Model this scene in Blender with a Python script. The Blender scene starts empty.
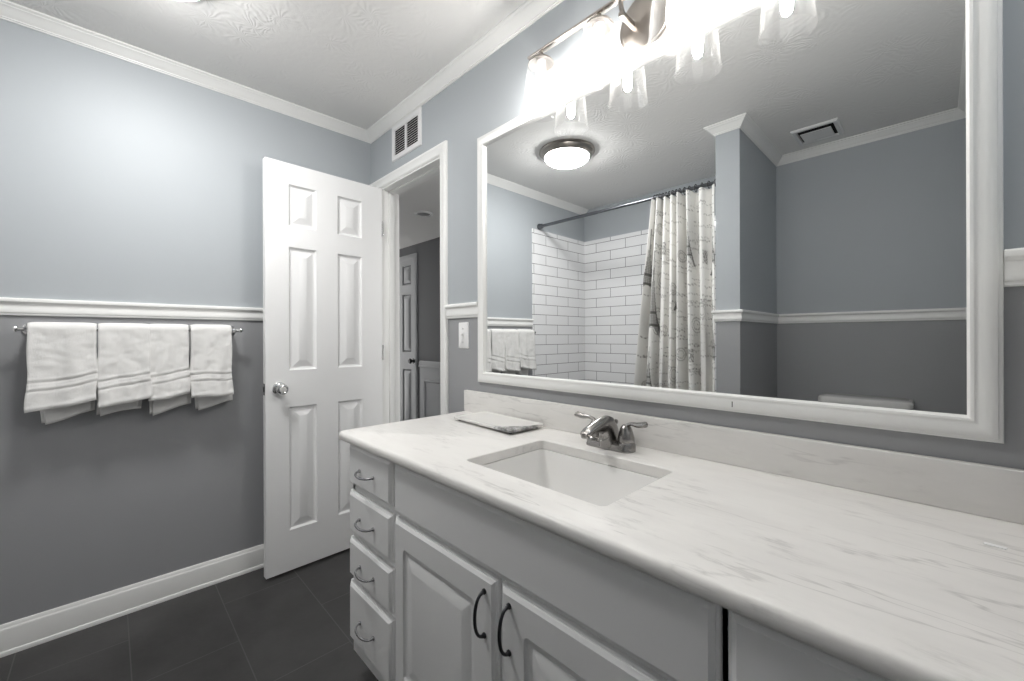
import bpy, bmesh, math, random
from math import sin, cos, pi, radians, sqrt, exp
from mathutils import Vector, Matrix, noise

random.seed(7)
SC = bpy.context.scene
COL = SC.collection

# ------------------------------------------------------------------ camera, sky, exposure
cd = bpy.data.cameras.new('camera'); cam = bpy.data.objects.new('camera', cd); COL.objects.link(cam)
_a, _r = radians(44.203), radians(-0.1806)
_f = Vector((-cos(_a), sin(_a), 0)); _rt = Vector((sin(_a), cos(_a), 0)); _up = Vector((0, 0, 1))
_R = _rt * cos(_r) + _up * sin(_r); _U = -_rt * sin(_r) + _up * cos(_r)
M4 = Matrix((_R, _U, -_f)).transposed().to_4x4(); M4.translation = Vector((2.4142, -1.15, 1.1696))
cam.matrix_world = M4
cd.sensor_width = 36.0; cd.lens = 414.23 * 36 / 1024; cd.shift_y = (336.93 - 340.5) / 1024; cd.clip_start = 0.01
SC.camera = cam

w = bpy.data.worlds.new('world'); SC.world = w; w.use_nodes = True
w.node_tree.nodes['Background'].inputs[0].default_value = (1.0, 0.99, 0.97, 1)
w.node_tree.nodes['Background'].inputs[1].default_value = 1.5
SC.view_settings.view_transform = 'Standard'; SC.view_settings.look = 'None'
SC.view_settings.gamma = 1; SC.view_settings.use_curve_mapping = False
SC.view_settings.exposure = 0.98
SC.cycles.sample_clamp_indirect = 8.0
SC.cycles.max_bounces = 14; SC.cycles.diffuse_bounces = 10; SC.cycles.transparent_max_bounces = 16
BULB, DOME = 110.0, 40.0

# ------------------------------------------------------------------ room dimensions
XR, YB, ZC, YT = 2.542, -2.2, 2.403, -1.43      # right wall, back wall, ceiling, tub front line
PX0, PX1 = 1.50, 1.63                            # partition at the end of the tub
DX0, DX1, DZ = 0.14, 0.738, 2.035                # doorway

# ------------------------------------------------------------------ materials
def srgb(r, g=None, b=None):
    if g is None: g = b = r
    f = lambda c: (c / 255 / 12.92) if c / 255 <= 0.04045 else ((c / 255 + 0.055) / 1.055) ** 2.4
    return (f(r), f(g), f(b), 1)

class N:
    def __init__(s, name):
        s.m = bpy.data.materials.new(name); s.m.use_nodes = True; s.t = s.m.node_tree
        s.b = s.t.nodes['Principled BSDF']; s.out = s.t.nodes['Material Output']
    def n(s, kind, **kw):
        x = s.t.nodes.new('ShaderNode' + kind)
        for k, v in kw.items():
            if k.startswith('i_'):
                key = k[2:]
                x.inputs[int(key) if key.isdigit() else key.replace('_', ' ')].default_value = v
            else: setattr(x, k, v)
        return x
    def l(s, a, b): s.t.links.new(a, b)
    def set(s, **kw):
        for k, v in kw.items(): s.b.inputs[k.replace('_', ' ')].default_value = v
        return s
    def ramp(s, fac, stops):
        r = s.n('ValToRGB'); e = r.color_ramp.elements
        while len(e) < len(stops): e.new(0.5)
        for el, (p, c) in zip(e, stops): el.position = p; el.color = c
        s.l(fac, r.inputs[0]); return r.outputs[0]
    def math(s, op, a, b=None, clamp=False):
        x = s.n('Math', operation=op, use_clamp=clamp)
        for i, v in enumerate((a, b)):
            if v is None: continue
            if isinstance(v, (int, float)): x.inputs[i].default_value = v
            else: s.l(v, x.inputs[i])
        return x.outputs[0]
    def bump(s, h, strength=0.2, dist=0.01):
        x = s.n('Bump'); x.inputs['Strength'].default_value = strength; x.inputs['Distance'].default_value = dist
        s.l(h, x.inputs['Height']); s.l(x.outputs[0], s.b.inputs['Normal']); return x
    def pos(s): return s.n('TexCoord').outputs['Object']
    def noise(s, scale, detail=3, vec=None, rough=0.5):
        x = s.n('TexNoise'); x.inputs['Scale'].default_value = scale; x.inputs['Detail'].default_value = detail
        x.inputs['Roughness'].default_value = rough
        s.l(vec if vec is not None else s.pos(), x.inputs['Vector']); return x.outputs[0]
    def mapping(s, scale=(1, 1, 1), rot=(0, 0, 0), loc=(0, 0, 0)):
        x = s.n('Mapping'); x.inputs['Scale'].default_value = scale; x.inputs['Rotation'].default_value = rot
        x.inputs['Location'].default_value = loc
        s.l(s.pos(), x.inputs['Vector']); return x.outputs[0]

def paint(name, c, rough=0.5, bump=0.05, scale=180):
    k = N(name); k.set(Base_Color=c, Roughness=rough)
    if bump: k.bump(k.noise(scale, 2), bump, 0.002)
    return k.m

def two_tone(name, upper, lower, z=1.288):
    k = N(name); k.set(Roughness=0.55)
    g = k.n('NewGeometry'); sp = k.n('SeparateXYZ'); k.l(g.outputs['Position'], sp.inputs[0])
    mx = k.n('Mix', data_type='RGBA'); mx.inputs['A'].default_value = lower; mx.inputs['B'].default_value = upper
    k.l(k.math('GREATER_THAN', sp.outputs[2], z), mx.inputs['Factor']); k.l(mx.outputs['Result'], k.b.inputs['Base Color'])
    k.bump(k.noise(160, 2), 0.06, 0.002)
    return k.m

UP, LO = srgb(173, 178, 182), srgb(156, 157, 159)
M_wall = two_tone('two_tone_wall_paint', UP, LO)
M_trim = paint('white_trim_paint', srgb(236, 236, 234), 0.35, 0.02, 90)
M_door = paint('white_door_paint', srgb(240, 240, 240), 0.38, 0.0)
M_cab = paint('white_cabinet_paint', srgb(236, 236, 236), 0.32, 0.0)
M_dark = paint('painted_duct_shade', srgb(22), 0.9, 0)  # near-black paint standing in for shade behind the vents
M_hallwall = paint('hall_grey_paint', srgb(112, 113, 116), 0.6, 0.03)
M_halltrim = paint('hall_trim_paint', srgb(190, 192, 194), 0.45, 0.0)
M_plastic = paint('white_plastic', srgb(235), 0.3, 0)
M_ceramic = N('white_porcelain').set(Base_Color=srgb(226, 225, 223), Roughness=0.12).m
M_vent = paint('white_vent_enamel', srgb(228), 0.4, 0)

def ceiling_mat():
    k = N('stomped_ceiling_texture'); k.set(Base_Color=srgb(234, 233, 231), Roughness=0.75)
    p = k.pos()
    wob = k.n('TexNoise'); wob.inputs['Scale'].default_value = 9; wob.inputs['Detail'].default_value = 2; k.l(p, wob.inputs['Vector'])
    sub = k.n('VectorMath', operation='SUBTRACT'); k.l(wob.outputs['Color'], sub.inputs[0]); sub.inputs[1].default_value = (0.5, 0.5, 0.5)
    scl = k.n('VectorMath', operation='SCALE'); k.l(sub.outputs[0], scl.inputs[0]); scl.inputs['Scale'].default_value = 0.10
    add = k.n('VectorMath', operation='ADD'); k.l(p, add.inputs[0]); k.l(scl.outputs[0], add.inputs[1])
    total = None
    for sc_, off in ((5.2, 0.0), (6.1, 0.37)):
        mp = k.n('VectorMath', operation='ADD'); k.l(add.outputs[0], mp.inputs[0]); mp.inputs[1].default_value = (off, off * 0.7, 0)
        v = k.n('TexVoronoi', voronoi_dimensions='2D'); v.inputs['Scale'].default_value = sc_; k.l(mp.outputs[0], v.inputs['Vector'])
        d = k.n('VectorMath', operation='SUBTRACT'); k.l(mp.outputs[0], d.inputs[0]); k.l(v.outputs['Position'], d.inputs[1])
        s = k.n('SeparateXYZ'); k.l(d.outputs[0], s.inputs[0])
        ang = k.math('ARCTAN2', s.outputs[1], s.outputs[0])
        ridg = k.math('SINE', k.math('MULTIPLY', ang, 15.0))
        env = k.math('SUBTRACT', 1.0, k.math('MULTIPLY', v.outputs['Distance'], 1.5), True)
        env2 = k.math('MULTIPLY', env, k.math('MULTIPLY', v.outputs['Distance'], 3.0, True))
        one = k.math('MULTIPLY', ridg, env2)
        total = one if total is None else k.math('ADD', total, one)
    gate = k.ramp(k.noise(4.0, 2), [(0.40, (0, 0, 0, 1)), (0.62, (1, 1, 1, 1))])
    h = k.math('ADD', k.math('MULTIPLY', total, gate), k.math('MULTIPLY', k.noise(38, 4), 0.9))
    k.bump(h, 0.22, 0.006)
    return k.m
M_ceil = ceiling_mat()

def marble(name, base, vein, rot=0.30, rough=0.34):
    k = N(name); k.set(Roughness=rough)
    v = k.mapping((5.5, 22.0, 22.0), (0, 0, rot))
    a = k.noise(2.4, 7, v, 0.6)
    fac = k.ramp(a, [(0.52, (0, 0, 0, 1)), (0.60, (0.35, 0.35, 0.35, 1)), (0.64, (1, 1, 1, 1)), (0.68, (0.3, 0.3, 0.3, 1))])
    g = k.ramp(k.noise(5.5, 4), [(0.46, (0.03, 0.03, 0.03, 1)), (0.72, (1, 1, 1, 1))])
    v2 = k.mapping((0.9, 6.5, 6.5), (0, 0, rot + .05), (3.1, 1.2, 0))
    c2 = k.math('ABSOLUTE', k.math('SUBTRACT', k.noise(2.0, 4, v2, 0.55), 0.5))
    line = k.ramp(c2, [(0.0, (0.55, 0.55, 0.55, 1)), (0.014, (0, 0, 0, 1))])
    g2 = k.ramp(k.noise(2.1, 2), [(0.50, (0, 0, 0, 1)), (0.62, (1, 1, 1, 1))])
    cloud = k.math('MULTIPLY', k.ramp(k.noise(4.0, 5, k.mapping((1, 3, 3), (0, 0, rot)), 0.6), [(0.45, (0, 0, 0, 1)), (0.75, (1, 1, 1, 1))]), 0.22)
    f2 = k.math('ADD', k.math('MULTIPLY', fac, k.math('MULTIPLY', g, 0.75)), k.math('ADD', cloud, k.math('MULTIPLY', line, g2)), True)
    mx = k.n('Mix', data_type='RGBA'); mx.inputs['A'].default_value = base; mx.inputs['B'].default_value = vein
    k.l(f2, mx.inputs['Factor']); k.l(mx.outputs['Result'], k.b.inputs['Base Color']); k.b.inputs['Specular IOR Level'].default_value = 0.35
    return k.m
M_marble = marble('white_veined_marble', srgb(229, 227, 224), srgb(182, 180, 177))

def tray_mat():
    k = N('white_tray_with_grey_marbling'); k.set(Roughness=0.25)
    sp = k.n('SeparateXYZ'); k.l(k.pos(), sp.inputs[0])
    d = k.math('SUBTRACT', sp.outputs[0], k.math('MULTIPLY', sp.outputs[1], 0.75))
    d = k.math('ADD', d, k.math('MULTIPLY', k.math('SUBTRACT', k.noise(18, 3), 0.5), 0.05))
    mask = k.ramp(d, [(0.135, (0, 0, 0, 1)), (0.15, (1, 1, 1, 1))])
    veins = k.ramp(k.noise(28, 6, None, 0.7), [(0.35, srgb(95)), (0.5, srgb(150)), (0.62, srgb(215))])
    mx = k.n('Mix', data_type='RGBA'); mx.inputs['A'].default_value = srgb(214, 213, 210)
    k.l(mask, mx.inputs['Factor']); k.l(veins, mx.inputs['B']); k.l(mx.outputs['Result'], k.b.inputs['Base Color'])
    return k.m
M_tray = tray_mat()

def floor_mat():
    k = N('charcoal_floor_tile'); k.set(Roughness=0.42)
    br = k.n('TexBrick', offset=0.5); k.l(k.mapping((1, 1, 1), (0, 0, 0), (0.08, 0.182, 0)), br.inputs['Vector'])
    br.inputs['Scale'].default_value = 1; br.inputs['Brick Width'].default_value = 0.61; br.inputs['Row Height'].default_value = 0.305
    br.inputs['Mortar Size'].default_value = 0.0022; br.inputs['Mortar Smooth'].default_value = 0.3
    tone = k.ramp(k.noise(3.5, 6, None, 0.6), [(0.3, srgb(50, 49, 49)), (0.72, srgb(70, 69, 69))])
    k.l(tone, br.inputs['Color1']); k.l(tone, br.inputs['Color2']); br.inputs['Mortar'].default_value = srgb(84)
    k.l(br.outputs['Color'], k.b.inputs['Base Color'])
    k.bump(k.noise(60, 4), 0.12, 0.003)
    return k.m
M_floor = floor_mat()

def tile_mat(name, axis):
    k = N(name); k.set(Roughness=0.08)
    sp = k.n('SeparateXYZ'); k.l(k.pos(), sp.inputs[0]); cb = k.n('CombineXYZ')
    k.l(sp.outputs[axis], cb.inputs[0]); k.l(sp.outputs[2], cb.inputs[1])
    ad = k.n('VectorMath', operation='ADD'); k.l(cb.outputs[0], ad.inputs[0])
    ad.inputs[1].default_value = (0.17, -0.0567 + 0.087, 0) if axis == 0 else (0.34 + 0.03, -0.0567 + 0.087, 0)
    br = k.n('TexBrick', offset=0.5); k.l(ad.outputs[0], br.inputs['Vector'])
    br.inputs['Scale'].default_value = 1; br.inputs['Brick Width'].default_value = 0.312; br.inputs['Row Height'].default_value = 0.087
    br.inputs['Mortar Size'].default_value = 0.0024; br.inputs['Mortar Smooth'].default_value = 0.1
    for c in ('Color1', 'Color2'): br.inputs[c].default_value = srgb(236, 236, 237)
    br.inputs['Mortar'].default_value = srgb(120)
    k.l(br.outputs['Color'], k.b.inputs['Base Color'])
    k.bump(k.math('SUBTRACT', 1.0, br.outputs['Fac']), 0.5, 0.0015)
    return k.m
M_tileL, M_tileB = tile_mat('white_subway_tile_side', 1), tile_mat('white_subway_tile_back', 0)

def metal(name, c, rough, brushed=False):
    k = N(name); k.set(Base_Color=c, Metallic=1.0, Roughness=rough)
    if brushed: k.bump(k.noise(220, 2, k.mapping((1, 1, 12))), 0.05, 0.001)
    return k.m
M_nickel = metal('brushed_nickel', srgb(158, 152, 146), 0.28, True)
M_faucet = metal('satin_nickel', srgb(158, 156, 154), 0.24)
M_chrome = metal('polished_chrome', srgb(215), 0.12)
M_pull = metal('satin_pull_metal', srgb(170, 170, 172), 0.2)
M_pulldark = metal('satin_pull_dark_reflection', srgb(70, 70, 73), 0.3)  # same metal as the drawer pulls, dark floor reflection painted into the colour
M_rod = metal('pewter_rod', srgb(112, 114, 118), 0.3)
M_mirror = metal('silvered_glass', (0.86, 0.87, 0.87, 1), 0.0)
M_ring = metal('dark_ring_metal', srgb(80), 0.35)
M_black = paint('black_knob', srgb(28), 0.35, 0)

def cloth(name, c):
    k = N(name); k.set(Base_Color=c, Roughness=0.95)
    k.bump(k.noise(420, 3), 0.55, 0.004)
    return k.m
M_towel = cloth('white_terry_cloth', srgb(233, 232, 230))

def curtain_mat():
    k = N('printed_curtain_fabric'); k.set(Roughness=0.85)
    at = k.n('Attribute', attribute_name='ink')
    mx = k.n('Mix', data_type='RGBA'); mx.inputs['A'].default_value = srgb(233, 232, 229); mx.inputs['B'].default_value = srgb(84, 82, 80)
    k.l(at.outputs['Fac'], mx.inputs['Factor']); k.l(mx.outputs['Result'], k.b.inputs['Base Color'])
    k.b.inputs['Subsurface Weight'].default_value = 0.0
    return k.m
M_curtain = curtain_mat()

def shade_glass():
    k = N('seeded_clear_glass'); t = k.t
    tr = k.n('BsdfTransparent'); tr.inputs[0].default_value = (0.97, 0.97, 0.97, 1)
    gl = k.n('BsdfGlossy'); gl.inputs['Roughness'].default_value = 0.02
    df = k.n('BsdfTranslucent'); df.inputs[0].default_value = (0.95, 0.94, 0.92, 1)
    d2 = k.n('BsdfDiffuse'); d2.inputs[0].default_value = (0.95, 0.94, 0.92, 1)
    md = k.n('MixShader'); md.inputs[0].default_value = 0.5; k.l(df.outputs[0], md.inputs[1]); k.l(d2.outputs[0], md.inputs[2])
    lw = k.n('LayerWeight'); lw.inputs['Blend'].default_value = 0.35
    seeds = k.ramp(k.noise(240, 2), [(0.60, (0, 0, 0, 1)), (0.70, (1, 1, 1, 1))])
    hz = k.math('ADD', k.math('MULTIPLY', k.math('POWER', lw.outputs['Facing'], 2.0), 0.042), k.math('MULTIPLY', seeds, 0.003))
    hz = k.math('ADD', hz, 0.002, True)
    m1 = k.n('MixShader'); k.l(hz, m1.inputs[0]); k.l(tr.outputs[0], m1.inputs[1]); k.l(md.outputs[0], m1.inputs[2])
    m2 = k.n('MixShader'); k.l(k.math('MULTIPLY', lw.outputs['Fresnel'], 0.10), m2.inputs[0]); k.l(m1.outputs[0], m2.inputs[1]); k.l(gl.outputs[0], m2.inputs[2])
    k.l(m2.outputs[0], k.out.inputs['Surface'])
    return k.m
M_shade = shade_glass()

def emit(name, c, s, base=(0.9, 0.9, 0.9, 1)):
    k = N(name); k.set(Base_Color=base, Roughness=0.3)
    k.b.inputs['Emission Color'].default_value = c; k.b.inputs['Emission Strength'].default_value = s
    return k.m
M_bulb = emit('lit_lamp_filament', (1.0, 0.97, 0.935, 1), BULB)
M_dome = emit('lit_frosted_dome', (1.0, 0.993, 0.98, 1), DOME)

# ------------------------------------------------------------------ builders
def B(): return bmesh.new()

def box(bm, x0, x1, y0, y1, z0, z1, bev=0.0, seg=2):
    r = bmesh.ops.create_cube(bm, size=1.0)
    vs = r['verts']
    for v in vs:
        v.co = Vector((x0 + (v.co.x + .5) * (x1 - x0), y0 + (v.co.y + .5) * (y1 - y0), z0 + (v.co.z + .5) * (z1 - z0)))
    if bev > 0:
        es = list({e for v in vs for e in v.link_edges})
        bmesh.ops.bevel(bm, geom=es, offset=bev, segments=seg, profile=0.6, affect='EDGES')

def rings(bm, loops, cap0=True, cap1=True, closed=True):
    """bridge a list of equal-length point loops"""
    vl = [[bm.verts.new(p) for p in lp] for lp in loops]
    n = len(vl[0])
    for a, b in zip(vl, vl[1:]):
        for i in range(n if closed else n - 1):
            j = (i + 1) % n
            try: bm.faces.new((a[i], a[j], b[j], b[i]))
            except ValueError: pass
    if cap0: bm.faces.new(list(reversed(vl[0])))
    if cap1: bm.faces.new(vl[-1])
    return vl

def rr(x0, x1, y0, y1, r, n=4):
    """rounded rectangle, counter-clockwise"""
    r = max(r, 1e-5); pts = []
    for cx, cy, a0 in ((x1 - r, y0 + r, -pi / 2), (x1 - r, y1 - r, 0), (x0 + r, y1 - r, pi / 2), (x0 + r, y0 + r, pi)):
        for i in range(n + 1):
            a = a0 + (pi / 2) * i / n
            pts.append((cx + r * cos(a), cy + r * sin(a)))
    return pts

def lathe(bm, prof, c=(0, 0, 0), n=32, axis='z', cap0=False, cap1=False):
    loops = []
    for r, h in prof:
        lp = []
        for i in range(n):
            a = 2 * pi * i / n; u, v = r * cos(a), r * sin(a)
            p = {'z': (u, v, h), 'y': (u, h, -v), 'x': (h, u, v)}[axis]
            lp.append((p[0] + c[0], p[1] + c[1], p[2] + c[2]))
        loops.append(lp)
    return rings(bm, loops, cap0, cap1)

def tube(bm, pts, rad, n=12, cap=True, flat=1.0, up=Vector((0, 0, 1)), side=1.0):
    """round or oval bar along pts; flat scales the normal, side the binormal"""
    pts = [Vector(p) for p in pts]
    if not isinstance(rad, (list, tuple)): rad = [rad] * len(pts)
    loops = []; prev = None
    for i, p in enumerate(pts):
        t = (pts[min(i + 1, len(pts) - 1)] - pts[max(i - 1, 0)]).normalized()
        if prev is None:
            b = t.cross(up)
            if b.length < 1e-4: b = t.cross(Vector((1, 0, 0)))
            b.normalize()
        else:
            b = prev - t * prev.dot(t); b.normalize()
        prev = b; nn = b.cross(t)
        fl = flat[i] if isinstance(flat, list) else flat; sd = side[i] if isinstance(side, list) else side
        loops.append([p + (b * cos(2 * pi * k / n) * sd + nn * sin(2 * pi * k / n) * fl) * rad[i] for k in range(n)])
    return rings(bm, loops, cap, cap)

def smooth_path(pts, k=6):
    pts = [Vector(p) for p in pts]; out = []
    P = [pts[0] * 2 - pts[1]] + pts + [pts[-1] * 2 - pts[-2]]
    for i in range(1, len(P) - 2):
        for j in range(k):
            t = j / k; a, b, c, d = P[i - 1], P[i], P[i + 1], P[i + 2]
            out.append(0.5 * ((2 * b) + (c - a) * t + (2 * a - 5 * b + 4 * c - d) * t * t + (3 * b - a - 3 * c + d) * t ** 3))
    out.append(pts[-1]); return out

def sweep(bm, path, prof, mp, closed=False):
    """mitred moulding: profile (offset to the right of travel, height) along a 2-D path"""
    n = len(path); loops = []
    def nrm(a, b):
        dx, dy = b[0] - a[0], b[1] - a[1]; L = sqrt(dx * dx + dy * dy); return (dy / L, -dx / L)
    for i, p in enumerate(path):
        if closed: n1, n2 = nrm(path[i - 1], p), nrm(p, path[(i + 1) % n])
        else:
            n1 = nrm(path[i - 1], p) if i else None; n2 = nrm(p, path[i + 1]) if i < n - 1 else None
            n1 = n1 or n2; n2 = n2 or n1
        k = 1 + n1[0] * n2[0] + n1[1] * n2[1]
        m = ((n1[0] + n2[0]) / k, (n1[1] + n2[1]) / k)
        loops.append([mp(p[0] + m[0] * d, p[1] + m[1] * d, h) for d, h in prof])
    if closed: loops.append(loops[0])
    rings(bm, loops, not closed, not closed)
    if closed: bmesh.ops.remove_doubles(bm, verts=bm.verts, dist=1e-6)

def finish(name, bm, mat, ang=35, recalc=True):
    if recalc: bmesh.ops.recalc_face_normals(bm, faces=bm.faces)
    me = bpy.data.meshes.new(name); bm.to_mesh(me); bm.free()
    me.polygons.foreach_set('use_smooth', [True] * len(me.polygons))
    me.set_sharp_from_angle(angle=radians(ang))
    if mat: me.materials.append(mat)
    o = bpy.data.objects.new(name, me); COL.objects.link(o)
    return o

def part(name, bm, mat, root, label=None, local=False, ang=35, recalc=True):
    """one mesh under its thing; drawn in world coordinates unless local"""
    o = finish(name, bm, mat, ang, recalc)
    base = root
    off = Vector((0, 0, 0))
    while base is not None:
        off += base.location; base = base.parent
    if not local: o.data.transform(Matrix.Translation(-off))
    o.parent = root
    if label: o['label'] = label
    return o

def thing(name, label, cat, loc=(0, 0, 0), group=None, rotz=0):
    o = bpy.data.objects.new(name, None); COL.objects.link(o); o.empty_display_size = 0.05
    o.location = loc; o.rotation_euler = (0, 0, rotz)
    o['label'] = label; o['category'] = cat
    if group: o['group'] = group
    return o

def struct(name, bm, mat, ang=35, recalc=True, label=None):
    o = finish(name, bm, mat, ang, recalc); o['kind'] = 'structure'
    if label: o['label'] = label
    return o

# ------------------------------------------------------------------ shell
T = 0.11
bm = B(); box(bm, -T, XR + T, YB - T, 0.0, -0.06, 0); struct('floor', bm, M_floor)
bm = B(); box(bm, -T, XR + T, YB - T, T, ZC, ZC + 0.06); struct('ceiling', bm, M_ceil)
bm = B(); box(bm, -T, 0, YB - T, 0.0, 0, ZC); struct('wall_left', bm, M_wall)
bm = B(); box(bm, XR, XR + T, YB - T, T, 0, ZC); struct('wall_right', bm, M_wall)
bm = B(); box(bm, 0, XR, YB - T, YB, 0, ZC); struct('wall_back', bm, M_wall)
M_upper = paint('pale_blue_grey_paint', UP, 0.55, 0.06, 160)
bm = B()
box(bm, -T, DX0 - 0.014, 0, T, 0, ZC); box(bm, DX1 + 0.014, XR, 0, T, 0, ZC); box(bm, DX0 - 0.014, DX1 + 0.014, 0, T, DZ + 0.014, ZC)
struct('wall_front', bm, M_wall)
bm = B(); box(bm, PX0, PX1, YB, YT, 0, ZC); struct('wall_partition', bm, M_wall)
# tiled surround above the tub
bm = B(); box(bm, 0, 0.008, YB + 0.008, -1.446, 0, 2.095); struct('wall_tiled_left', bm, M_tileL)
bm = B(); box(bm, 0, PX0, YB, YB + 0.008, 0, 2.095); struct('wall_tiled_back', bm, M_tileB)

# mouldings
plan = lambda x, y, h: (x, y, h)
crown = [(0, ZC - .05), (.005, ZC - .05), (.006, ZC - .046), (.010, ZC - .045), (.011, ZC - .041), (.015, ZC - .038),
         (.022, ZC - .030), (.030, ZC - .022), (.037, ZC - .015), (.041, ZC - .013), (.042, ZC - .010), (.047, ZC - .008), (.050, ZC - .005), (.050, ZC), (0, ZC)]
bm = B(); sweep(bm, [(0, YB + .001), (0, 0), (XR, 0), (XR, YB), (PX1, YB), (PX1, YT), (PX0, YT), (PX0, YT - 0.05)], crown, plan)
struct('trim_1', bm, M_trim, 30, label='white crown moulding around the ceiling')
rail = [(0, 1.256), (.007, 1.256), (.009, 1.259), (.009, 1.264), (.0115, 1.266), (.0125, 1.269), (.0125, 1.276), (.011, 1.285), (.010, 1.295), (.0115, 1.301),
        (.016, 1.304), (.0195, 1.308), (.020, 1.313), (.019, 1.318), (.016, 1.3214), (0, 1.3214)]
bm = B(); sweep(bm, [(0, -1.446), (0, -0.001)], rail, plan); struct('trim_2', bm, M_trim, 30, label='white chair rail on the left wall')
bm = B(); sweep(bm, [(0.799, 0), (1.0335, 0)], rail, plan); struct('trim_3', bm, M_trim, 30, label='short white chair rail between doorway and mirror')
bm = B(); sweep(bm, [(2.4965, 0), (XR, 0), (XR, YB), (PX1, YB), (PX1, YT), (PX0, YT), (PX0, YT - 0.02)], rail, plan)
struct('trim_4', bm, M_trim, 30, label='white chair rail wrapping the toilet alcove')
base = [(0, 0), (.018, 0), (.018, .010), (.016, .015), (.0125, .017), (.0125, .092), (.011, .097), (.008, .100), (.006, .109), (.003, .113), (0, .113)]
bm = B(); sweep(bm, [(0, -1.446), (0, -0.02)], base, plan); struct('baseboard_left', bm, M_trim, 30)
bm = B(); sweep(bm, [(XR, -0.57), (XR, YB), (PX1, YB), (PX1, YT), (PX0, YT)], base, plan); struct('baseboard_right', bm, M_trim, 30)

# doorway: casing and jambs
vert = lambda x, z, h: (x, -h, z)
cas = [(0, 0), (0, .010), (.004, .0155), (.016, .017), (.020, .0145), (.040, .0125), (.048, .012), (.052, .009), (.055, .006), (.055, 0)]
bm = B(); sweep(bm, [(0.799, 0), (0.799, 2.099), (0.012, 2.099)][::-1], cas, vert)
box(bm, 0.012, 0.100, -0.012, 0, 0, 2.05, 0.003)
struct('trim_5', bm, M_trim, 30, label='white casing around the open doorway')
bm = B()
box(bm, DX0 - 0.014, DX0, -0.002, T + .002, 0, DZ); box(bm, DX1, DX1 + 0.014, -0.002, T + .002, 0, DZ); box(bm, DX0 - 0.014, DX1 + 0.014, -0.002, T + .002, DZ, DZ + 0.014)
box(bm, DX0, DX0 + 0.011, 0.042, 0.075, 0, DZ, .002); box(bm, DX1 - 0.011, DX1, 0.042, 0.075, 0, DZ, .002); box(bm, DX0, DX1, 0.042, 0.075, DZ - 0.011, DZ, .002)
struct('trim_6', bm, M_trim, 30, label='white door jamb and stops')

# ------------------------------------------------------------------ hall beyond the doorway
HY, HZ = 1.14, 2.137
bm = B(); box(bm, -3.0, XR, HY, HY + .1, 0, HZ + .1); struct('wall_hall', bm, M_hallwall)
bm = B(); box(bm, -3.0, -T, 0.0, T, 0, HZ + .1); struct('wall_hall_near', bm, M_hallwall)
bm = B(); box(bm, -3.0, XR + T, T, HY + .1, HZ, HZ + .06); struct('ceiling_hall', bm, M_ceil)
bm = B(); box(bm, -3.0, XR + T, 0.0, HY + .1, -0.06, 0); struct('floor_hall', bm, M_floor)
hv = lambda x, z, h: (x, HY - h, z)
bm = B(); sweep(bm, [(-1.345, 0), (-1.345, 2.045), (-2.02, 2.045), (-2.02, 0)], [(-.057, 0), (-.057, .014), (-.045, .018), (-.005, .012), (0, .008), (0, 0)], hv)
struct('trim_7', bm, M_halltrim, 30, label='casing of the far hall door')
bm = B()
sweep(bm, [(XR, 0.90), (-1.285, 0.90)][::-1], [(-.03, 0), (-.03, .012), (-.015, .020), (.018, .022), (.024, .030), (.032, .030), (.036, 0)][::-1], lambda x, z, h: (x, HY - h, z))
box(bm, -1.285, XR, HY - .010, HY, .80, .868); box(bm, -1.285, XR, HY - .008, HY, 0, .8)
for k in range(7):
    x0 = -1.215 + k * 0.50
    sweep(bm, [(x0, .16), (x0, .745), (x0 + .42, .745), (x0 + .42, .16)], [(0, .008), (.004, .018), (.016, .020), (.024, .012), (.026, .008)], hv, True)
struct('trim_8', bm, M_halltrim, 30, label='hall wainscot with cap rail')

def six_panel(bm, W, H, Th, px, pz, faces=(0, 1)):
    """six-panel slab: local x across, y through, z up"""
    xs = [0] + [v for p in px for v in p] + [W]; zs = [0] + [v for p in pz for v in p] + [H]
    cell = {}
    def V(x, y, z):
        k = (round(x, 5), round(y, 5), round(z, 5))
        if k not in cell: cell[k] = bm.verts.new((x, y, z))
        return cell[k]
    for f in faces:
        y0 = Th if f else 0.0; s = -1 if f else 1
        for i in range(len(xs) - 1):
            for j in range(len(zs) - 1):
                a, b, c, d = xs[i], xs[i + 1], zs[j], zs[j + 1]
                if i % 2 and j % 2:
                    prev = None
                    for ins, dep in ((0, 0), (.002, .004), (.008, .0105), (.016, .011), (.019, .010), (.046, .0025), (.049, .0015)):
                        lp = [V(p, y0 + s * dep, q) for p, q in ((a + ins, c + ins), (b - ins, c + ins), (b - ins, d - ins), (a + ins, d - ins))]
                        if prev:
                            for k in range(4): bm.faces.new((prev[k], prev[(k + 1) % 4], lp[(k + 1) % 4], lp[k]))
                        prev = lp
                    bm.faces.new(prev)
                else:
                    bm.faces.new((V(a, y0, c), V(b, y0, c), V(b, y0, d), V(a, y0, d)))
    for i in range(len(xs) - 1):
        for z in (0, H): bm.faces.new((V(xs[i], 0, z), V(xs[i + 1], 0, z), V(xs[i + 1], Th, z), V(xs[i], Th, z)))
    for j in range(len(zs) - 1):
        for x in (0, W): bm.faces.new((V(x, 0, zs[j]), V(x, 0, zs[j + 1]), V(x, Th, zs[j + 1]), V(x, Th, zs[j])))

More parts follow.
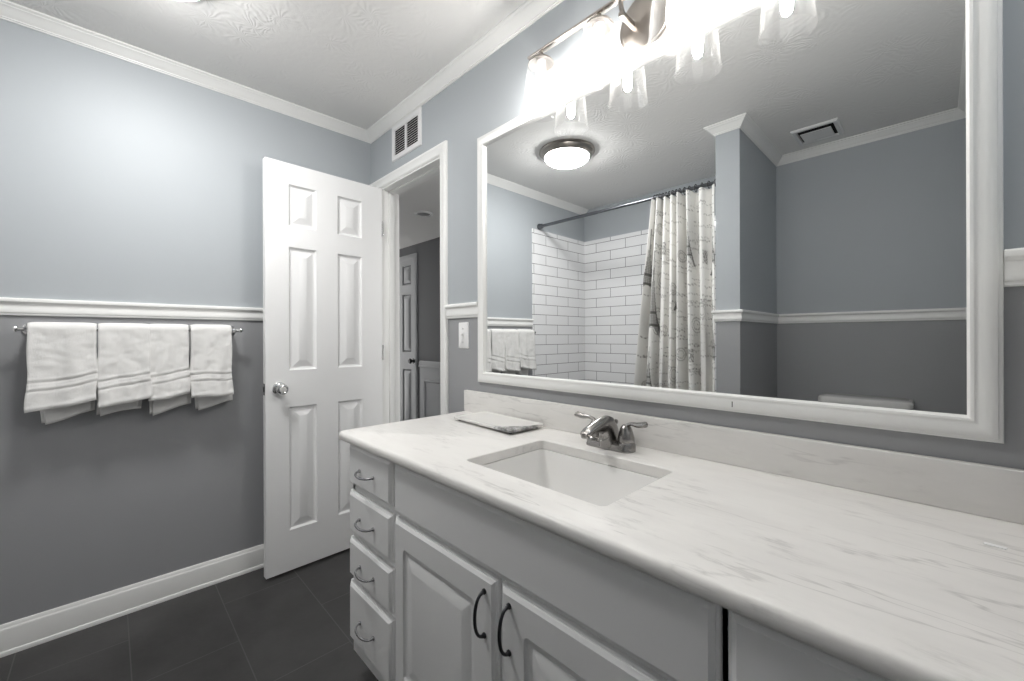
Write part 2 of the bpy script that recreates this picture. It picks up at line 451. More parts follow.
# open bathroom door
DW, DH, DT = 0.608, 2.025, 0.035
door = bpy.data.objects.new('door_1', None); COL.objects.link(door)
door.location = (0.1165, -0.007, 0.012); door.rotation_euler = (0, 0, radians(-88.4)); door['kind'] = 'structure'
door['label'] = 'white six-panel bathroom door standing open against the left wall'; 
bm = B(); six_panel(bm, DW, DH, DT, ((.122, .260), (.370, .503)), ((.200, .812), (.995, 1.610), (1.715, 1.922)))
part('slab', bm, M_door, door, local=True, ang=20)
for sgn, y0 in ((1, DT), (-1, 0)):
    bm = B()
    prof = [(.0, .0), (.031, .0), (.032, .003), (.029, .007), (.016, .010), (.0125, .013), (.0125, .024), (.016, .027), (.0245, .033), (.027, .041), (.0265, .049), (.023, .056), (.017, .058), (.0155, .0565), (.006, .0565), (0.0, .0565)]
    lathe(bm, [(max(r, 1e-4), sgn * h) for r, h in prof], (0.548, y0, 0.908), 28, 'y')
    part('door_knob', bm, M_chrome, door, 'round satin chrome knob', local=True)
bm = B(); box(bm, DW, DW + .0015, .006, .029, .880, .936, .0005)
latch = part('latch_plate', bm, M_chrome, door, 'small metal latch plate', local=True)
bm = B(); box(bm, DW + .0012, DW + .004, .010, .025, .896, .920, .002); part('latch_bolt', bm, M_ring, latch, local=True)
for z in (1.79, 1.07, 0.22):
    bm = B()
    lathe(bm, [(1e-4, 0), (.0055, 0), (.0055, .088), (1e-4, .088)], (-.001, DT + .004, z - .044), 12)
    box(bm, -.002, .002, .004, DT, z - .044, z + .044)
    part('hinge', bm, M_chrome, door, 'metal hinge', local=True)

# far hall door
hd = bpy.data.objects.new('door_2', None); COL.objects.link(hd); hd.location = (-2.02, HY - .010, 0.01); hd['kind'] = 'structure'
hd['label'] = 'grey-lit six-panel door across the hall'
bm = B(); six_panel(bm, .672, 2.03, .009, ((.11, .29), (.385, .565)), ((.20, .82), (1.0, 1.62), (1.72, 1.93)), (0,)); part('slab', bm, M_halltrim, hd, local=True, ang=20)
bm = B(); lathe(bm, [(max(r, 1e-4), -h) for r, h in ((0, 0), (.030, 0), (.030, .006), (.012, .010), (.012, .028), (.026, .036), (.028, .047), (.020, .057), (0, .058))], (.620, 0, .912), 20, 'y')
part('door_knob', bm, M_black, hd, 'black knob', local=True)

t = thing('ceiling_fixture', 'small round flush ceiling fixture seen through the doorway in the dim hall', 'ceiling fixture', (-0.385, 0.615, HZ))
bm = B(); lathe(bm, [(.072, 0), (.073, -.006), (.068, -.012), (.058, -.013), (.053, -.008), (.050, -.002)], (-0.385, 0.615, HZ), 32, cap0=True, cap1=True); part('trim_ring', bm, M_plastic, t)
bm = B(); lathe(bm, [(.049, -.001), (.047, -.007), (.035, -.011), (.012, -.013)], (-0.385, 0.615, HZ), 28, cap0=True, cap1=True); part('lens', bm, paint('unlit_lens', srgb(150), 0.15, 0), t, 'grey unlit lens')

# ------------------------------------------------------------------ wall vent over the doorway
VX0, VX1, VZ0, VZ1 = 0.273, 0.576, 2.154, 2.350
t = thing('wall_vent', 'white louvred air register in the wall above the doorway', 'vent', (VX0, 0, VZ0))
bm = B()
sweep(bm, [(VX0, VZ0), (VX0, VZ1), (VX1, VZ1), (VX1, VZ0)], [(0, 0), (0, .004), (.004, .009), (.026, .009), (.030, .004), (.030, 0)], vert, True)
xm = (VX0 + VX1) / 2
box(bm, xm - .008, xm + .008, -.008, -.001, VZ0 + .02, VZ1 - .02)
part('frame', bm, M_vent, t)
bm = B(); box(bm, VX0 + .022, VX1 - .022, -.0008, 0, VZ0 + .022, VZ1 - .022); part('backing', bm, M_dark, t, 'dark sheet painted for the shade in the duct')  # flat sheet on the solid wall, duct shade painted in its colour
bm = B()
z = VZ0 + .036
while z < VZ1 - .034:
    for a, b in ((VX0 + .03, xm - .008), (xm + .008, VX1 - .03)):
        rings(bm, [[(x, -.001, z + .006), (x, -.007, z), (x, -.0075, z + .0012), (x, -.0015, z + .0072)] for x in (a, b)])
    z += .0125
part('louvres', bm, M_vent, t, 'thin horizontal louvre slats')

# light switch
t = thing('light_switch', 'white toggle switch plate on the grey wall between doorway and mirror', 'light switch', (.921, 0, 1.177))
bm = B(); rings(bm, [[(x, y, z) for x, z in rr(.885 + i, .957 - i, 1.118 + i, 1.236 - i, .006)] for i, y in ((0, 0), (0, -.003), (.004, -.006))], True, True); part('cover_plate', bm, M_plastic, t)
bm = B(); box(bm, .9155, .9265, -.008, -.005, 1.163, 1.191, .001); box(bm, .9175, .9245, -.017, -.006, 1.176, 1.186, .002); part('toggle', bm, M_plastic, t)
for z in (1.147, 1.207):
    bm = B(); lathe(bm, [(.0035, -.0055), (.003, -.0072), (1e-4, -.0074)], (.921, 0, z), 12, 'y'); part('screw', bm, M_chrome, t, 'small screw')

# ------------------------------------------------------------------ mirror
MX0, MX1, MZ0, MZ1 = 1.032, 2.496, 0.977, 2.025
t = thing('wall_mirror', 'large rectangular mirror in a white moulded frame above the vanity', 'mirror', (1.764, 0, MZ0))
bm = B(); sweep(bm, [(MX0, MZ0), (MX0, MZ1), (MX1, MZ1), (MX1, MZ0)],
                [(0, 0), (0, .010), (.0015, .013), (.006, .0135), (.0075, .0165), (.011, .018), (.016, .0185), (.026, .0175), (.029, .0155), (.0325, .0155), (.036, .0175), (.0405, .0165), (.0435, .011), (.0445, .005), (.0445, 0)], vert, True)
fr = part('frame', bm, M_trim, t, 'white moulded frame')
bm = B(); box(bm, 2.0490, 2.0516, -.0187, -.0175, .990, 1.004); part('joint_mark', bm, paint('pencil_grey', srgb(120), .8, 0), fr, 'short grey mark on the bottom rail')
bm = B(); box(bm, MX0 + .04, MX1 - .04, -.004, -.001, MZ0 + .04, MZ1 - .04); part('glass', bm, M_mirror, t)

# ------------------------------------------------------------------ vanity cabinets
FY = -.545          # face-frame plane
def fmap(x, z, d): return (x, FY - d, z)
EDGE = [(0, 0), (0, .008), (.0018, .0100), (.0050, .0106), (.0058, .0128), (.0120, .0172), (.0128, .0180)]
def slab_front(bm, x0, x1, z0, z1, groove=None):
    """cupboard or drawer front with a moulded edge, and a raised field when groove=(left,right,top,bottom)"""
    L = [[fmap(x, z, d) for x, z in rr(x0 + i, x1 - i, z0 + i, z1 - i, .0015, 3)] for i, d in EDGE]
    if groove:
        l, r, tp, bt = groove
        for i, d, rad in ((0, .018, .012), (.003, .0145, .011), (.007, .0125, .010), (.014, .0115, .007), (.018, .0115, .004), (.020, .0125, .003), (.046, .0175, .002), (.049, .0178, .0015)):
            L.append([fmap(x, z, d) for x, z in rr(x0 + l + i, x1 - r - i, z0 + bt + i, z1 - tp - i, rad, 3)])
    rings(bm, L)
CAB_ANG = 16
def pull_path(c, horizontal=True, L=.096, out=.028):
    pts = []
    for i in range(17):
        a = pi * i / 16; u = -cos(a) * L / 2; d = .018 + out * (sin(a) ** 0.75)
        pts.append((c[0] + u, FY - d, c[1] - (.004 * sin(a) if horizontal else 0)) if horizontal else (c[0], FY - d, c[1] + u))
    return pts
def pull(root, c, horizontal=True, mat=None, label=None, L=.096):
    p = pull_path(c, horizontal, L)
    n = len(p); bm = B()
    tube(bm, p, [.0052 if i in (0, n - 1) else (.0040 if i in (1, n - 2) else .0030 + .0008 * sin(pi * i / (n - 1))) for i in range(n)], 10)
    for e in (p[0], p[-1]): lathe(bm, [(.0062, 0), (.0062, -.003), (.004, -.005)], (e[0], FY - .018, e[2]), 12, 'y', True, True)
    part('handle', bm, mat or M_pull, root, label)

vc = thing('vanity_cabinet', 'white vanity cabinet with a drawer stack and two raised-panel doors under the sink', 'cabinet', (1.6, -.27, 0))
CX0, CX1, CX2 = 1.002, 2.2105, 2.2145
bm = B(); box(bm, CX0, CX1, FY, -.004, .09, .640); box(bm, CX0, CX1, FY, FY + .02, .640, .8148); box(bm, CX0, CX0 + .018, FY, -.004, .64, .8148); box(bm, CX1 - .018, CX1, FY, -.004, .64, .8148)
part('body', bm, M_cab, vc)
bm = B(); box(bm, CX0 + .02, CX1, -.475, -.05, 0, .09); part('toe_kick', bm, M_cab, vc)
for z0, z1 in ((.670, .808), (.507, .648), (.357, .487), (.141, .338)):
    bm = B(); slab_front(bm, CX0, 1.299, z0, z1)
    d = part('drawer', bm, M_cab, vc, ang=CAB_ANG)
    pull(d, (1.143, (z0 + z1) / 2 - .004 if z1 < .8 else .733), True, M_pull, 'curved satin metal pull')
bm = B(); slab_front(bm, 1.315, 2.2065, .661, .808); part('false_front', bm, M_cab, vc, 'long plain panel in front of the sink', ang=CAB_ANG)
bm = B(); slab_front(bm, 1.315, 1.757, .141, .650, (.055, .072, .072, .072)); d = part('door', bm, M_cab, vc, ang=CAB_ANG)
pull(d, (1.722, .566), False, M_pulldark, 'curved satin metal pull, dark floor reflection put into its colour')
bm = B(); slab_front(bm, 1.769, 2.2065, .141, .650, (.072, .055, .072, .072)); d = part('door', bm, M_cab, vc, ang=CAB_ANG)
pull(d, (1.800, .570), False, M_pulldark, 'curved satin metal pull, dark floor reflection put into its colour')
vb = thing('base_cabinet', 'white base cabinet beside the right wall, past the narrow dark gap', 'cabinet', (2.365, -.27, 0))
bm = B(); box(bm, CX2, XR - .002, FY, -.004, .09, .8148); part('body', bm, M_cab, vb)
bm = B(); box(bm, CX2, XR - .002, -.475, -.05, 0, .09); part('toe_kick', bm, M_cab, vb)
bm = B(); slab_front(bm, CX2 + .002, XR - .006, .661, .808); d = part('drawer', bm, M_cab, vb, ang=CAB_ANG); pull(d, (2.37, .735), True, M_pull)
bm = B(); slab_front(bm, CX2 + .002, XR - .006, .141, .650, (.06, .06, .072, .072)); part('door', bm, M_cab, vb)

# ------------------------------------------------------------------ worktop with sink cut-out
ZT = .8424; ZU = .8155
SX0, SX1, SY0, SY1 = 1.534, 1.966, -.470, -.164
t = thing('countertop', 'long white veined marble vanity top with rounded front edge', 'countertop', (1.73, -.29, ZU))
def counter_loop(ins, z):
    n = 5; x0, x1, y0, y1 = .942 + ins, XR - .0015, -.581 + ins, -.001
    pts = []
    for cx, cy, r, a0 in ((x1 - .0005, y0 + .0005, .0005, -pi / 2), (x1 - .0005, y1 - .0005, .0005, 0), (x0 + .0005, y1 - .0005, .0005, pi / 2), (x0 + .028 - ins, y0 + .028 - ins, .028 - ins, pi)):
        for i in range(n + 1):
            a = a0 + pi / 2 * i / n; pts.append((cx + r * cos(a), cy + r * sin(a), z))
    return pts
bm = B()
prof = [(.006, ZU), (.002, ZU + .002), (0, ZU + .006), (0, ZU + .015), (.002, ZU + .021), (.006, ZU + .025), (.011, ZT)]
vo = rings(bm, [counter_loop(i, z) for i, z in prof], False, False)
hole = [(.0, ZU), (.0, ZT - .002), (-.002, ZT)]
vh = rings(bm, [[(x, y, z) for x, y in rr(SX0 + i, SX1 - i, SY0 + i, SY1 - i, .016, 6)] for i, z in hole], False, False)
for a, b in ((vo[0], vh[0]), (vo[-1], vh[-1])):
    es = []
    for L in (a, b):
        for i in range(len(L)):
            e = bm.edges.get((L[i], L[(i + 1) % len(L)])); es.append(e)
    bmesh.ops.triangle_fill(bm, use_beauty=True, use_dissolve=False, edges=es)
part('slab', bm, M_marble, t)
bm = B(); box(bm, .944, XR - .0015, -.0205, -.001, ZT, .9345, .003, 3); part('backsplash', bm, M_marble, t, 'low marble upstand along the wall')

t = thing('sink', 'white rectangular undermount sink set in the marble vanity top', 'sink', (1.75, -.317, .69))
bm = B()
sl = [(-.012, ZU - .001, .030), (.004, ZU - .001, .018), (.006, ZU - .006, .018), (.022, .765, .024), (.040, .715, .045), (.058, .698, .050), (.085, .690, .045), (.12, .687, .02)]
rings(bm, [[(x, y, z) for x, y in rr(SX0 + i, SX1 - i, SY0 + i, SY1 - i, r, 6)] for i, z, r in sl], False, True)
o = part('basin', bm, M_ceramic, t, ang=50)
bm = B(); lathe(bm, [(.024, .6885), (.024, .690), (.019, .6905), (.017, .688), (1e-4, .6875)], (1.75, -.317, 0), 24); part('drain', bm, M_chrome, t, 'round metal drain')

# ------------------------------------------------------------------ faucet
FX, FYY = 1.738, -.088
t = thing('faucet', 'satin nickel two-handle faucet on the marble behind the sink', 'faucet', (FX, FYY, ZT))
bm = B()
L = []
for i, z in ((0, ZT), (0, ZT + .004), (.0015, ZT + .008), (.004, ZT + .016), (.008, ZT + .0185)):
    L.append([(x, y, z) for x, y in rr(FX - .078 + i, FX + .078 - i, FYY - .031 + i, FYY + .029 - i, .028 - i, 7)])
rings(bm, L); part('base', bm, M_faucet, t)
bm = B()
pth = smooth_path([(FX, FYY - .004, ZT + .010), (FX, FYY - .006, ZT + .034), (FX, FYY - .016, ZT + .056), (FX, FYY - .040, ZT + .071), (FX, FYY - .078, ZT + .070), (FX, FYY - .110, ZT + .065), (FX, FYY - .128, ZT + .057)], 6)
n = len(pth)
def ease(tab, u):
    for (u0, v0), (u1, v1) in zip(tab, tab[1:]):
        if u <= u1: return v0 + (v1 - v0) * (u - u0) / (u1 - u0)
    return tab[-1][1]
fl = [ease([(0, .038), (.2, .043), (.36, .040), (.55, .022), (.8, .0125), (1, .0105)], i / (n - 1)) for i in range(n)]
sd = [ease([(0, .026), (.2, .021), (.4, .0185), (.6, .0175), (.85, .017), (1, .0145)], i / (n - 1)) for i in range(n)]
tube(bm, pth, 1.0, 22, True, sd, Vector((1, 0, 0)), fl)
sp = part('spout', bm, M_faucet, t)
bm = B(); e = Vector(pth[-1]); lathe(bm, [(.0105, 0), (.0105, -.010), (.0085, -.012), (.0085, -.006)], (e.x, e.y + .001, e.z + .004), 18, 'z', True, True); part('aerator', bm, M_faucet, sp)
for s in (-1, 1):
    hx = FX + s * .052; bm = B()
    lathe(bm, [(.027, ZT + .004), (.0262, ZT + .020), (.0245, ZT + .024), (.0228, ZT + .026), (.0240, ZT + .028), (.0235, ZT + .036), (.0205, ZT + .050), (.0165, ZT + .063), (.0135, ZT + .069), (.009, ZT + .074), (.001, ZT + .0755)], (hx, FYY, 0), 24, 'z', True, True)
    lev = smooth_path([(hx - s * .004, FYY, ZT + .064), (hx + s * .008, FYY - .001, ZT + .0755), (hx + s * .022, FYY - .003, ZT + .080), (hx + s * .040, FYY - .006, ZT + .080), (hx + s * .057, FYY - .008, ZT + .083), (hx + s * .069, FYY - .009, ZT + .087)], 5)
    k = len(lev); rr_ = [.0112 - .0040 * sin(pi * min(1, i / (k * .62))) + .0022 * (i / k) for i in range(k)]
    rr_[-1] = .004; rr_[-2] = .0075
    tube(bm, lev, rr_, 14, True, .62, Vector((0, 0, 1)), 1.0)
    part('lever_handle', bm, M_faucet, t)
bm = B(); tube(bm, [(FX, FYY + .030, ZT + .016), (FX, FYY + .030, ZT + .066)], .003, 10)
lathe(bm, [(.003, 0), (.0062, .003), (.0075, .008), (.006, .013), (.001, .015)], (FX, FYY + .030, ZT + .064), 14, 'z', True, True); part('lift_rod', bm, M_faucet, t)

# tray and small white scrap on the worktop
t = thing('vanity_tray', 'flat white rectangular tray with a grey marbled corner lying on the worktop', 'tray', (1.258, -.108, ZT), rotz=radians(-3.0))
bm = B(); L = []
for i, z in ((.006, .006), (.001, .008), (0, .011), (0, .015), (.002, .0175), (.010, .0175), (.013, .0160), (.02, .0158)):
    L.append([(x, y, z) for x, y in rr(-.172 + i, .172 - i, -.082 + i, .082 - i, .008, 4)])
rings(bm, L); part('tray_body', bm, M_tray, t, local=True)
for sx in (-1, 1):
    for sy in (-1, 1):
        bm = B(); lathe(bm, [(.006, 0), (.007, .003), (.007, .0065)], (sx * .15, sy * .062, 0), 12, 'z', True, True); part('foot', bm, M_black, t, 'small dark foot', local=True)
bm = B(); rings(bm, [[(-.012, -.004, z), (.011, -.006, z), (.013, .003, z), (.002, .005, z), (-.010, .005, z)] for z in (.0003, .0014)])
o = finish('white_scrap', bm, paint('scrap_white', srgb(240), .8, 0)); o.location = (2.475, -.165, ZT); o['label'] = 'tiny white scrap lying on the right end of the worktop'; o['category'] = 'scrap'

# ------------------------------------------------------------------ vanity light
LY, LZ = -.087, 2.147
LXS = [1.468, 1.702, 1.929, 2.150]; LC = 1.812
t = thing('vanity_light', 'brushed nickel four-lamp vanity light with clear glass shades above the mirror', 'light fixture', (LC, 0, 2.10))
bm = B(); lathe(bm, [(.088, 0), (.088, -.006), (.086, -.009), (.078, -.011), (.076, -.014), (.066, -.0175), (.02, -.021), (1e-4, -.021)], (LC, 0, 2.106), 48, 'y', True); part('backplate', bm, M_nickel, t)
bm = B(); box(bm, LC - .044, LC - .028, LY, -.015, 2.098, 2.112, .003)
tube(bm, [(LC - .036, LY, 2.140), (LC - .036, LY + .004, 2.124), (LC - .036, LY + .016, 2.105)], .007, 10); part('arm', bm, M_nickel, t)
bm = B(); box(bm, LXS[0] - .055, LXS[-1] + .055, LY - .011, LY + .011, LZ - .004, LZ + .004, .0025); part('bar', bm, M_nickel, t)
for x in LXS:
    bm = B(); lathe(bm, [(.007, LZ), (.007, LZ - .012), (.012, LZ - .013), (.013, LZ - .020), (.010, LZ - .024), (.014, LZ - .027), (.026, LZ - .030), (.041, LZ - .036), (.045, LZ - .043), (.0435, LZ - .044), (.03, LZ - .036), (.001, LZ - .033)], (x, LY, 0), 28, 'z', True, True)
    f = part('shade_holder', bm, M_nickel, t)
    bm = B(); lathe(bm, [(.0155, LZ - .034), (.0165, LZ - .050), (.0165, LZ - .078), (.014, LZ - .083)], (x, LY, 0), 20, 'z', True, True); part('socket', bm, M_plastic, f, 'pale lamp socket')
    bm = B()
    pr_ = [(.020, LZ - .0375), (.034, LZ - .0385), (.042, LZ - .043), (.0465, LZ - .052), (.050, LZ - .075), (.0555, LZ - .13), (.0620, LZ - .202), (.0642, LZ - .2045), (.0646, LZ - .2075), (.0630, LZ - .2105), (.0605, LZ - .2105), (.0590, LZ - .2075), (.0594, LZ - .203), (.0530, LZ - .13), (.0475, LZ - .075), (.0445, LZ - .054), (.041, LZ - .047), (.034, LZ - .0415), (.020, LZ - .0405)]
    lathe(bm, pr_, (x, LY, 0), 40); part('glass_shade', bm, M_shade, t, 'clear seeded glass shade')
    bm = B(); lathe(bm, [(1e-4, LZ - .084), (.009, LZ - .086), (.0125, LZ - .094), (.0135, LZ - .11), (.0135, LZ - .150), (.011, LZ - .160), (.006, LZ - .166), (1e-4, LZ - .168)], (x, LY, 0), 18); part('bulb', bm, M_bulb, t, 'glowing white bulb')

# flush ceiling light
CLX, CLY = .696, -1.043
t = thing('ceiling_light', 'round flush ceiling light with frosted dome and grey metal rim', 'light fixture', (CLX, CLY, ZC))
bm = B(); lathe(bm, [(.165, ZC), (.183, ZC - .002), (.184, ZC - .010), (.180, ZC - .014), (.174, ZC - .016), (.168, ZC - .030), (.162, ZC - .038), (.154, ZC - .043), (.148, ZC - .043), (.147, ZC - .036), (.147, ZC - .01)], (CLX, CLY, 0), 56, 'z', True); part('rim', bm, M_nickel, t)
bm = B(); lathe(bm, [(.1465, ZC - .036)] + [(.1465 * cos(a), ZC - .041 - .050 * sin(a)) for a in [i * pi / 2 / 12 for i in range(1, 12)]] + [(1e-4, ZC - .091)], (CLX, CLY, 0), 48); part('dome', bm, M_dome, t, 'frosted glowing dome')
bm = B(); lathe(bm, [(.004, ZC - .0905), (.005, ZC - .093), (.003, ZC - .096), (1e-4, ZC - .0965)], (CLX, CLY, 0), 16, 'z', True); part('finial', bm, M_nickel, t)

# ------------------------------------------------------------------ towel bar and towels
BX, BZ, BR = .078, 1.205, .009
t = thing('towel_bar', 'chrome towel bar under the chair rail on the left wall', 'towel bar', (0, -1.045, BZ))
bm = B(); tube(bm, [(BX, -1.385, BZ), (BX, -.705, BZ)], .0075, 14); part('bar', bm, M_chrome, t)
for y, s in ((-1.385, -1), (-.705, 1)):
    bm = B(); lathe(bm, [(.0075, 0), (.0075, s * .004), (.0105, s * .006), (.0115, s * .010), (.009, s * .014), (.001, s * .016)], (BX, 0, 0), 16, 'y', True, True)
    for v in bm.verts: v.co.y += y; v.co.z += BZ
    part('end_cap', bm, M_chrome, t)
    yp = y - s * .022; bm = B()
    lathe(bm, [(.024, 0), (.024, .005), (.018, .009), (.009, .016), (.008, .05), (.0105, .060), (.0125, BX - .004), (.0125, BX + .006), (.010, BX + .011), (.001, BX + .012)], (0, yp, BZ), 20, 'x', True, True); part('post', bm, M_chrome, t)

def towel(label, y0, y1, zf0, zf1, zb0, zb1, seed, sl=0.0, sr=0.0, out=.0):
    """y0 is the far-left edge in the photo (toward the tub), y1 the other edge"""
    t = thing('towel', label, 'towel', (BX, (y0 + y1) / 2, BZ), 'white hand towels on the towel bar')
    rnd = random.Random(seed); ph = [rnd.uniform(0, 6.28) for _ in range(6)]
    def sheet(name, r, zfa, zfb, zba, zbb, bands, th, trim=0.0):
        bm = B(); NU = 26; cols = []
        for i in range(NU + 1):
            u = i / NU; y = y0 + trim + (y1 - y0 - 2 * trim) * u
            zf = zfa + (zfb - zfa) * u + .003 * sin(5 * u + ph[0]); zb = zba + (zbb - zba) * u + .003 * sin(4 * u + ph[1])
            pts = []
            nf = 84
            for j in range(nf + 1):
                v = j / nf; z = zf + (BZ - zf) * v; d = z - zf; h = 1 - v
                fold = (.006 * sin(u * 7 + ph[2]) + .004 * sin(u * 15 + ph[3] + 1.5 * h)) * h ** .7
                x = BX + r + .014 * h ** 1.3 + fold + out * h
                x += .0035 * noise.noise(Vector((y * 22, z * 16, seed))) + .0016 * noise.noise(Vector((y * 60, z * 50, seed + 5)))
                d += .006 * noise.noise(Vector((y * 14, seed * 3.1, 0))) * min(1, d / .03)
                yy = y + .004 * sin(9 * v + ph[4]) * h - .006 * h * (u - .5) * -1
                if bands:
                    for bd, bw, ba in ((.012, .006, .0022), (.070, .0035, -.0022), (.082, .0035, .0022), (.101, .0035, -.0022), (.113, .0035, .0022)):
                        x += ba * exp(-((d - bd) / bw) ** 2)
                if d < .004: x -= .0015
                pts.append((x, yy, z))
            for j in range(1, 10):
                a = pi * j / 10; pts.append((BX + r * cos(a), y, BZ + r * sin(a) - .004 * (exp(-u * 14) + exp(-(1 - u) * 14))))
            for j in range(0, 31):
                v = j / 30; z = BZ + (zb - BZ) * v
                x = BX - r - .004 * v + .004 * sin(u * 6 + ph[5]) * v
                pts.append((x, y + (sl * (1 - u) + sr * u) * v, z))
            cols.append([bm.verts.new(p) for p in pts])
        for a, b in zip(cols, cols[1:]):
            for j in range(len(a) - 1): bm.faces.new((a[j], b[j], b[j + 1], a[j + 1]))
        o = part(name, bm, M_towel, t, ang=180)
        md = o.modifiers.new('thickness', 'SOLIDIFY'); md.thickness = th; md.offset = 0.0
        return o
    sheet('outer_fold', BR + .0135, zf0, zf1, zb0, zb1, True, .008)
    sheet('inner_fold', BR + .0045, zf0 + .03, zf1 + .03, zb0 + .006 - .012, zb1 + .004 - .002, False, .007, .010)
towel('leftmost white towel on the bar, widest and lowest hanging', -1.364, -1.186, .897, .928, .850, .880, 3, .031, -.006)
towel('second white towel from the left on the bar, its lower edge sloping up', -1.181, -1.027, .892, .922, .862, .874, 8, -.006, -.026)
towel('third white towel from the left on the bar', -1.030, -.898, .905, .924, .845, .872, 12, .004, .013, .002)
towel('rightmost white towel on the bar, nearest the open door', -.890, -.738, .902, .906, .848, .868, 21, .022, .013)

# ------------------------------------------------------------------ shower rod and curtain
RY, RZ = -1.53, 2.117
t = thing('shower_rod', 'dark pewter shower curtain rod across the tub alcove', 'shower rod', (.75, RY, RZ))
bm = B(); tube(bm, [(.006, RY, RZ + .006), (.60, RY, RZ + .002)], .0135, 16); tube(bm, [(.58, RY, RZ + .002), (PX0 - .004, RY, RZ - .004)], .0115, 16); part('rod', bm, M_rod, t)
for x0, s, z in ((.0085, 1, RZ + .006), (PX0, -1, RZ - .004)):
    bm = B(); lathe(bm, [(.026, 0), (.026, s * .012), (.023, s * .020), (.0205, s * .036), (.0145, s * .040)], (x0, RY, z), 22, 'x', True, True); part('end_flange', bm, M_rod, t)

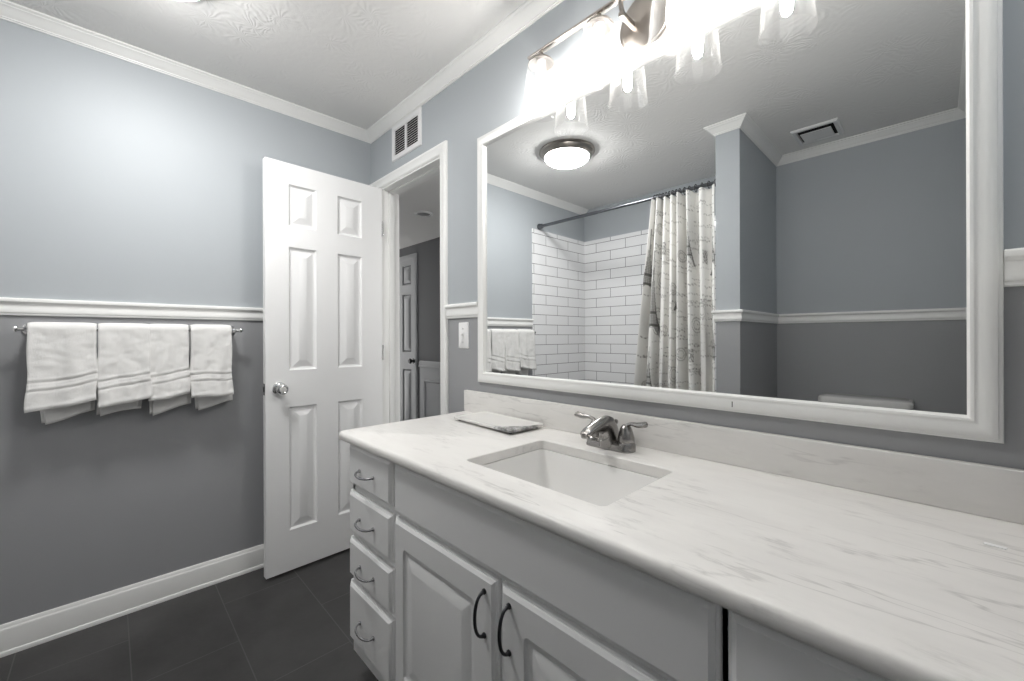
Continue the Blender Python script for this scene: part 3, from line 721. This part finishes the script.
def curtain():
    t = thing('shower_curtain', 'white shower curtain printed with grey towers and script, drawn to the right', 'curtain', (1.27, RY, RZ))
    NU, NV = 300, 380; S = 1.55                       # fabric width in metres
    pinsT = [1.068, 1.105, 1.150, 1.195, 1.243, 1.305, 1.384, 1.466]
    pinsB = [.945, 1.050, 1.125, 1.190, 1.256, 1.339, 1.405, 1.470]
    z1, z0 = RZ - .022, .10
    K = 7
    def xpos(u, v):
        f = u * K; i = min(int(f), K - 1); g = f - i
        a = pinsT[i] * (1 - g) + pinsT[i + 1] * g; b = pinsB[i] * (1 - g) + pinsB[i + 1] * g
        return a * (1 - v) + b * v
    def seg(px, pz, ax, az, bx, bz):
        dx, dz = bx - ax, bz - az; L = dx * dx + dz * dz
        q = max(0, min(1, ((px - ax) * dx + (pz - az) * dz) / L)); return sqrt((px - ax - q * dx) ** 2 + (pz - az - q * dz) ** 2)
    towers = [(.225, 1.14, .60), (.215, .80, .30), (.62, .55, .62), (1.515, .97, .42), (1.51, 1.56, .40), (.80, 1.35, .40), (1.10, 1.62, .36), (.04, 1.45, .45)]
    rnd = random.Random(5)
    lines = []
    for _ in range(460):
        lines.append((rnd.uniform(0, S), rnd.uniform(z0, z1), rnd.uniform(.05, .20), rnd.uniform(.005, .013), rnd.uniform(.3, .85), rnd.uniform(60, 150)))
    stamps = [(rnd.uniform(.05, S), rnd.uniform(.2, 2.0), rnd.uniform(.03, .055)) for _ in range(34)]
    squares = [(1.37, 1.66), (1.10, 1.05), (.45, 1.75), (.78, .9)]
    rows = [[] for _ in range(40)]
    for l in lines: rows[min(39, int(l[1] / 2.2 * 40))].append(l)
    def ink(s, z):
        k = 0.0
        for cx, zb, h in towers:
            q = (z - zb) / h
            if -0.02 < q < 1:
                hw = h * (.20 * (1 - max(q, 0)) ** 2.6 + .010)
                d = abs(s - cx)
                if d < hw:
                    lat = .62 + .25 * sin(s * 420 + z * 300) * sin(s * 420 - z * 300)
                    if q < .16 and (d / (hw * .72)) ** 2 + (q / .16) ** 2 < 1: lat = 0.0
                    elif .30 < q < .33 or .16 < q < .19: lat = .95
                    elif d > hw * .8: lat = .9
                    k = max(k, lat)
        b = int(z / 2.2 * 40)
        for r in range(max(0, b - 1), min(39, b + 1) + 1):
            for s0, zz, L, hh, kk, fr in rows[r]:
                if s0 < s < s0 + L and abs(z - zz - .35 * hh * sin(fr * s)) < hh * .42: k = max(k, kk * (.55 + .45 * sin(fr * 2.3 * s + zz * 40)))
        for cx, cz, r in stamps:
            d = sqrt((s - cx) ** 2 + (z - cz) ** 2)
            if abs(d - r) < .0035 or abs(d - r * .62) < .003: k = max(k, .5)
        for cx, cz in squares:
            if abs(s - cx) < .032 and abs(z - cz) < .042:
                k = max(k, .25 + .45 * (noise.noise(Vector((s * 70, z * 70, 0))) > 0))
        f = noise.noise(Vector((s * 4, z * 3, 3.0)))
        k = max(k, .26 * max(0, f + .02))
        return max(0, min(1, k))
    verts = []; inks = []
    for i in range(NU + 1):
        u = i / NU
        for j in range(NV + 1):
            v = j / NV; z = z1 + (z0 - z1) * v
            vv = min(1.0, v * (z1 - z0) / (z1 - .84))
            ph_ = 2 * pi * K * u
            amp = .046 + .022 * vv
            y = RY + amp * cos(ph_) * (.8 + .3 * sin(u * 11 + 1)) + .006 * sin(ph_ * 2 + 4 * vv + u * 9) * vv + .010 * vv
            x = xpos(u, vv) + .012 * sin(ph_ * 2 + .6) * (.4 + .6 * vv) * .6
            zz = z + .004 * cos(ph_) * (1 - v)
            verts.append((x - 1.27, y - RY, zz - RZ)); inks.append(ink(u * S, z))
    W_ = NV + 1
    faces = [(i * W_ + j, (i + 1) * W_ + j, (i + 1) * W_ + j + 1, i * W_ + j + 1) for i in range(NU) for j in range(NV)]
    me = bpy.data.meshes.new('panel'); me.from_pydata(verts, [], faces)
    at = me.attributes.new('ink', 'FLOAT', 'POINT'); at.data.foreach_set('value', inks)
    me.polygons.foreach_set('use_smooth', [True] * len(me.polygons)); me.materials.append(M_curtain)
    o = bpy.data.objects.new('panel', me); COL.objects.link(o); o.parent = t
    md = o.modifiers.new('thickness', 'SOLIDIFY'); md.thickness = .0015
    for k in range(2 * K + 1):
        u = k / (2 * K); x = xpos(u, 0)
        bm = B(); loops = []
        for a in range(16):
            q = 2 * pi * a / 16; c = Vector((x, RY, RZ - .006)) + Vector((0, cos(q) * .019, sin(q) * .023))
            rad = Vector((0, cos(q), sin(q)))
            loops.append([c + (rad * cos(2 * pi * m / 6) + Vector((1, 0, 0)) * sin(2 * pi * m / 6)) * .0024 for m in range(6)])
        loops.append(loops[0]); rings(bm, loops, False, False); bmesh.ops.remove_doubles(bm, verts=bm.verts, dist=1e-6)
        part('curtain_ring', bm, M_ring, t, 'dark metal ring')
curtain()

# ------------------------------------------------------------------ toilet alcove
t = thing('toilet', 'white toilet with only its tank lid showing in the mirror', 'toilet', (2.105, -1.98, 0))
bm = B(); rings(bm, [[(x, y, z) for x, y in rr(1.905 + i, 2.305 - i, YB + .012, -2.012 - i, .03, 5)] for i, z in ((.03, .40), (.012, .42), (.004, .55), (0, .762))]); part('tank', bm, M_ceramic, t)
bm = B(); rings(bm, [[(x, y, z) for x, y in rr(1.890 + i, 2.320 - i, YB + .006, -1.996 - i, .035, 6)] for i, z in ((.006, .763), (0, .768), (0, .790), (.006, .800), (.02, .804))]); part('tank_lid', bm, M_ceramic, t)
bm = B()
def egg(sc, z, dy=0): return [(2.105 + .185 * sc * sin(a), -1.80 + dy - (-.235 if cos(a) > 0 else -.20) * sc * cos(a), z) for a in [2 * pi * i / 32 for i in range(32)]]
rings(bm, [egg(.62, 0, -.06), egg(.58, .04, -.06), egg(.55, .16, -.05), egg(.78, .28, -.02), egg(.98, .37), egg(1.0, .40)]); box(bm, 1.95, 2.26, YB + .02, -1.92, .30, .40, .02); part('bowl', bm, M_ceramic, t)
bm = B(); rings(bm, [egg(1.02, .401), egg(1.04, .408), egg(1.04, .428), egg(1.0, .438), egg(.8, .441)]); part('seat', bm, M_plastic, t)
bm = B(); lathe(bm, [(.012, 0), (.012, .010), (.006, .012)], (1.95, -2.012, .72), 14, 'y', True, True); tube(bm, [(1.95, -1.998, .72), (1.99, -1.994, .716), (2.03, -1.994, .712)], [.006, .006, .005], 10, True, .7); part('flush_lever', bm, M_chrome, t)

EX0, EX1, EY0, EY1 = 1.795, 2.022, -2.055, -1.81
t = thing('ceiling_vent', 'white square exhaust vent in the ceiling above the toilet, seen in the mirror', 'vent', ((EX0 + EX1) / 2, (EY0 + EY1) / 2, ZC))
bm = B(); sweep(bm, [(EX0, EY1), (EX1, EY1), (EX1, EY0), (EX0, EY0)], [(0, ZC), (0, ZC - .006), (.006, ZC - .012), (.022, ZC - .012), (.026, ZC - .004), (.026, ZC)], plan, True); part('frame', bm, M_vent, t)
bm = B(); box(bm, EX0 + .02, EX1 - .02, EY0 + .02, EY1 - .02, ZC - .0015, ZC - .0002); part('backing', bm, M_dark, t, 'dark sheet painted for the shade in the duct')  # thin sheet under the ceiling, painted dark for the shaded duct
bm = B(); rings(bm, [[(EX0 + .038, EY0 + .034, ZC - .009 - k), (EX1 - .040, EY0 + .034, ZC - .009 - k), (EX1 - .040, EY1 - .058, ZC - .013 - k), (EX0 + .038, EY1 - .058, ZC - .013 - k)] for k in (0, .004)]); part('flap', bm, M_vent, t)
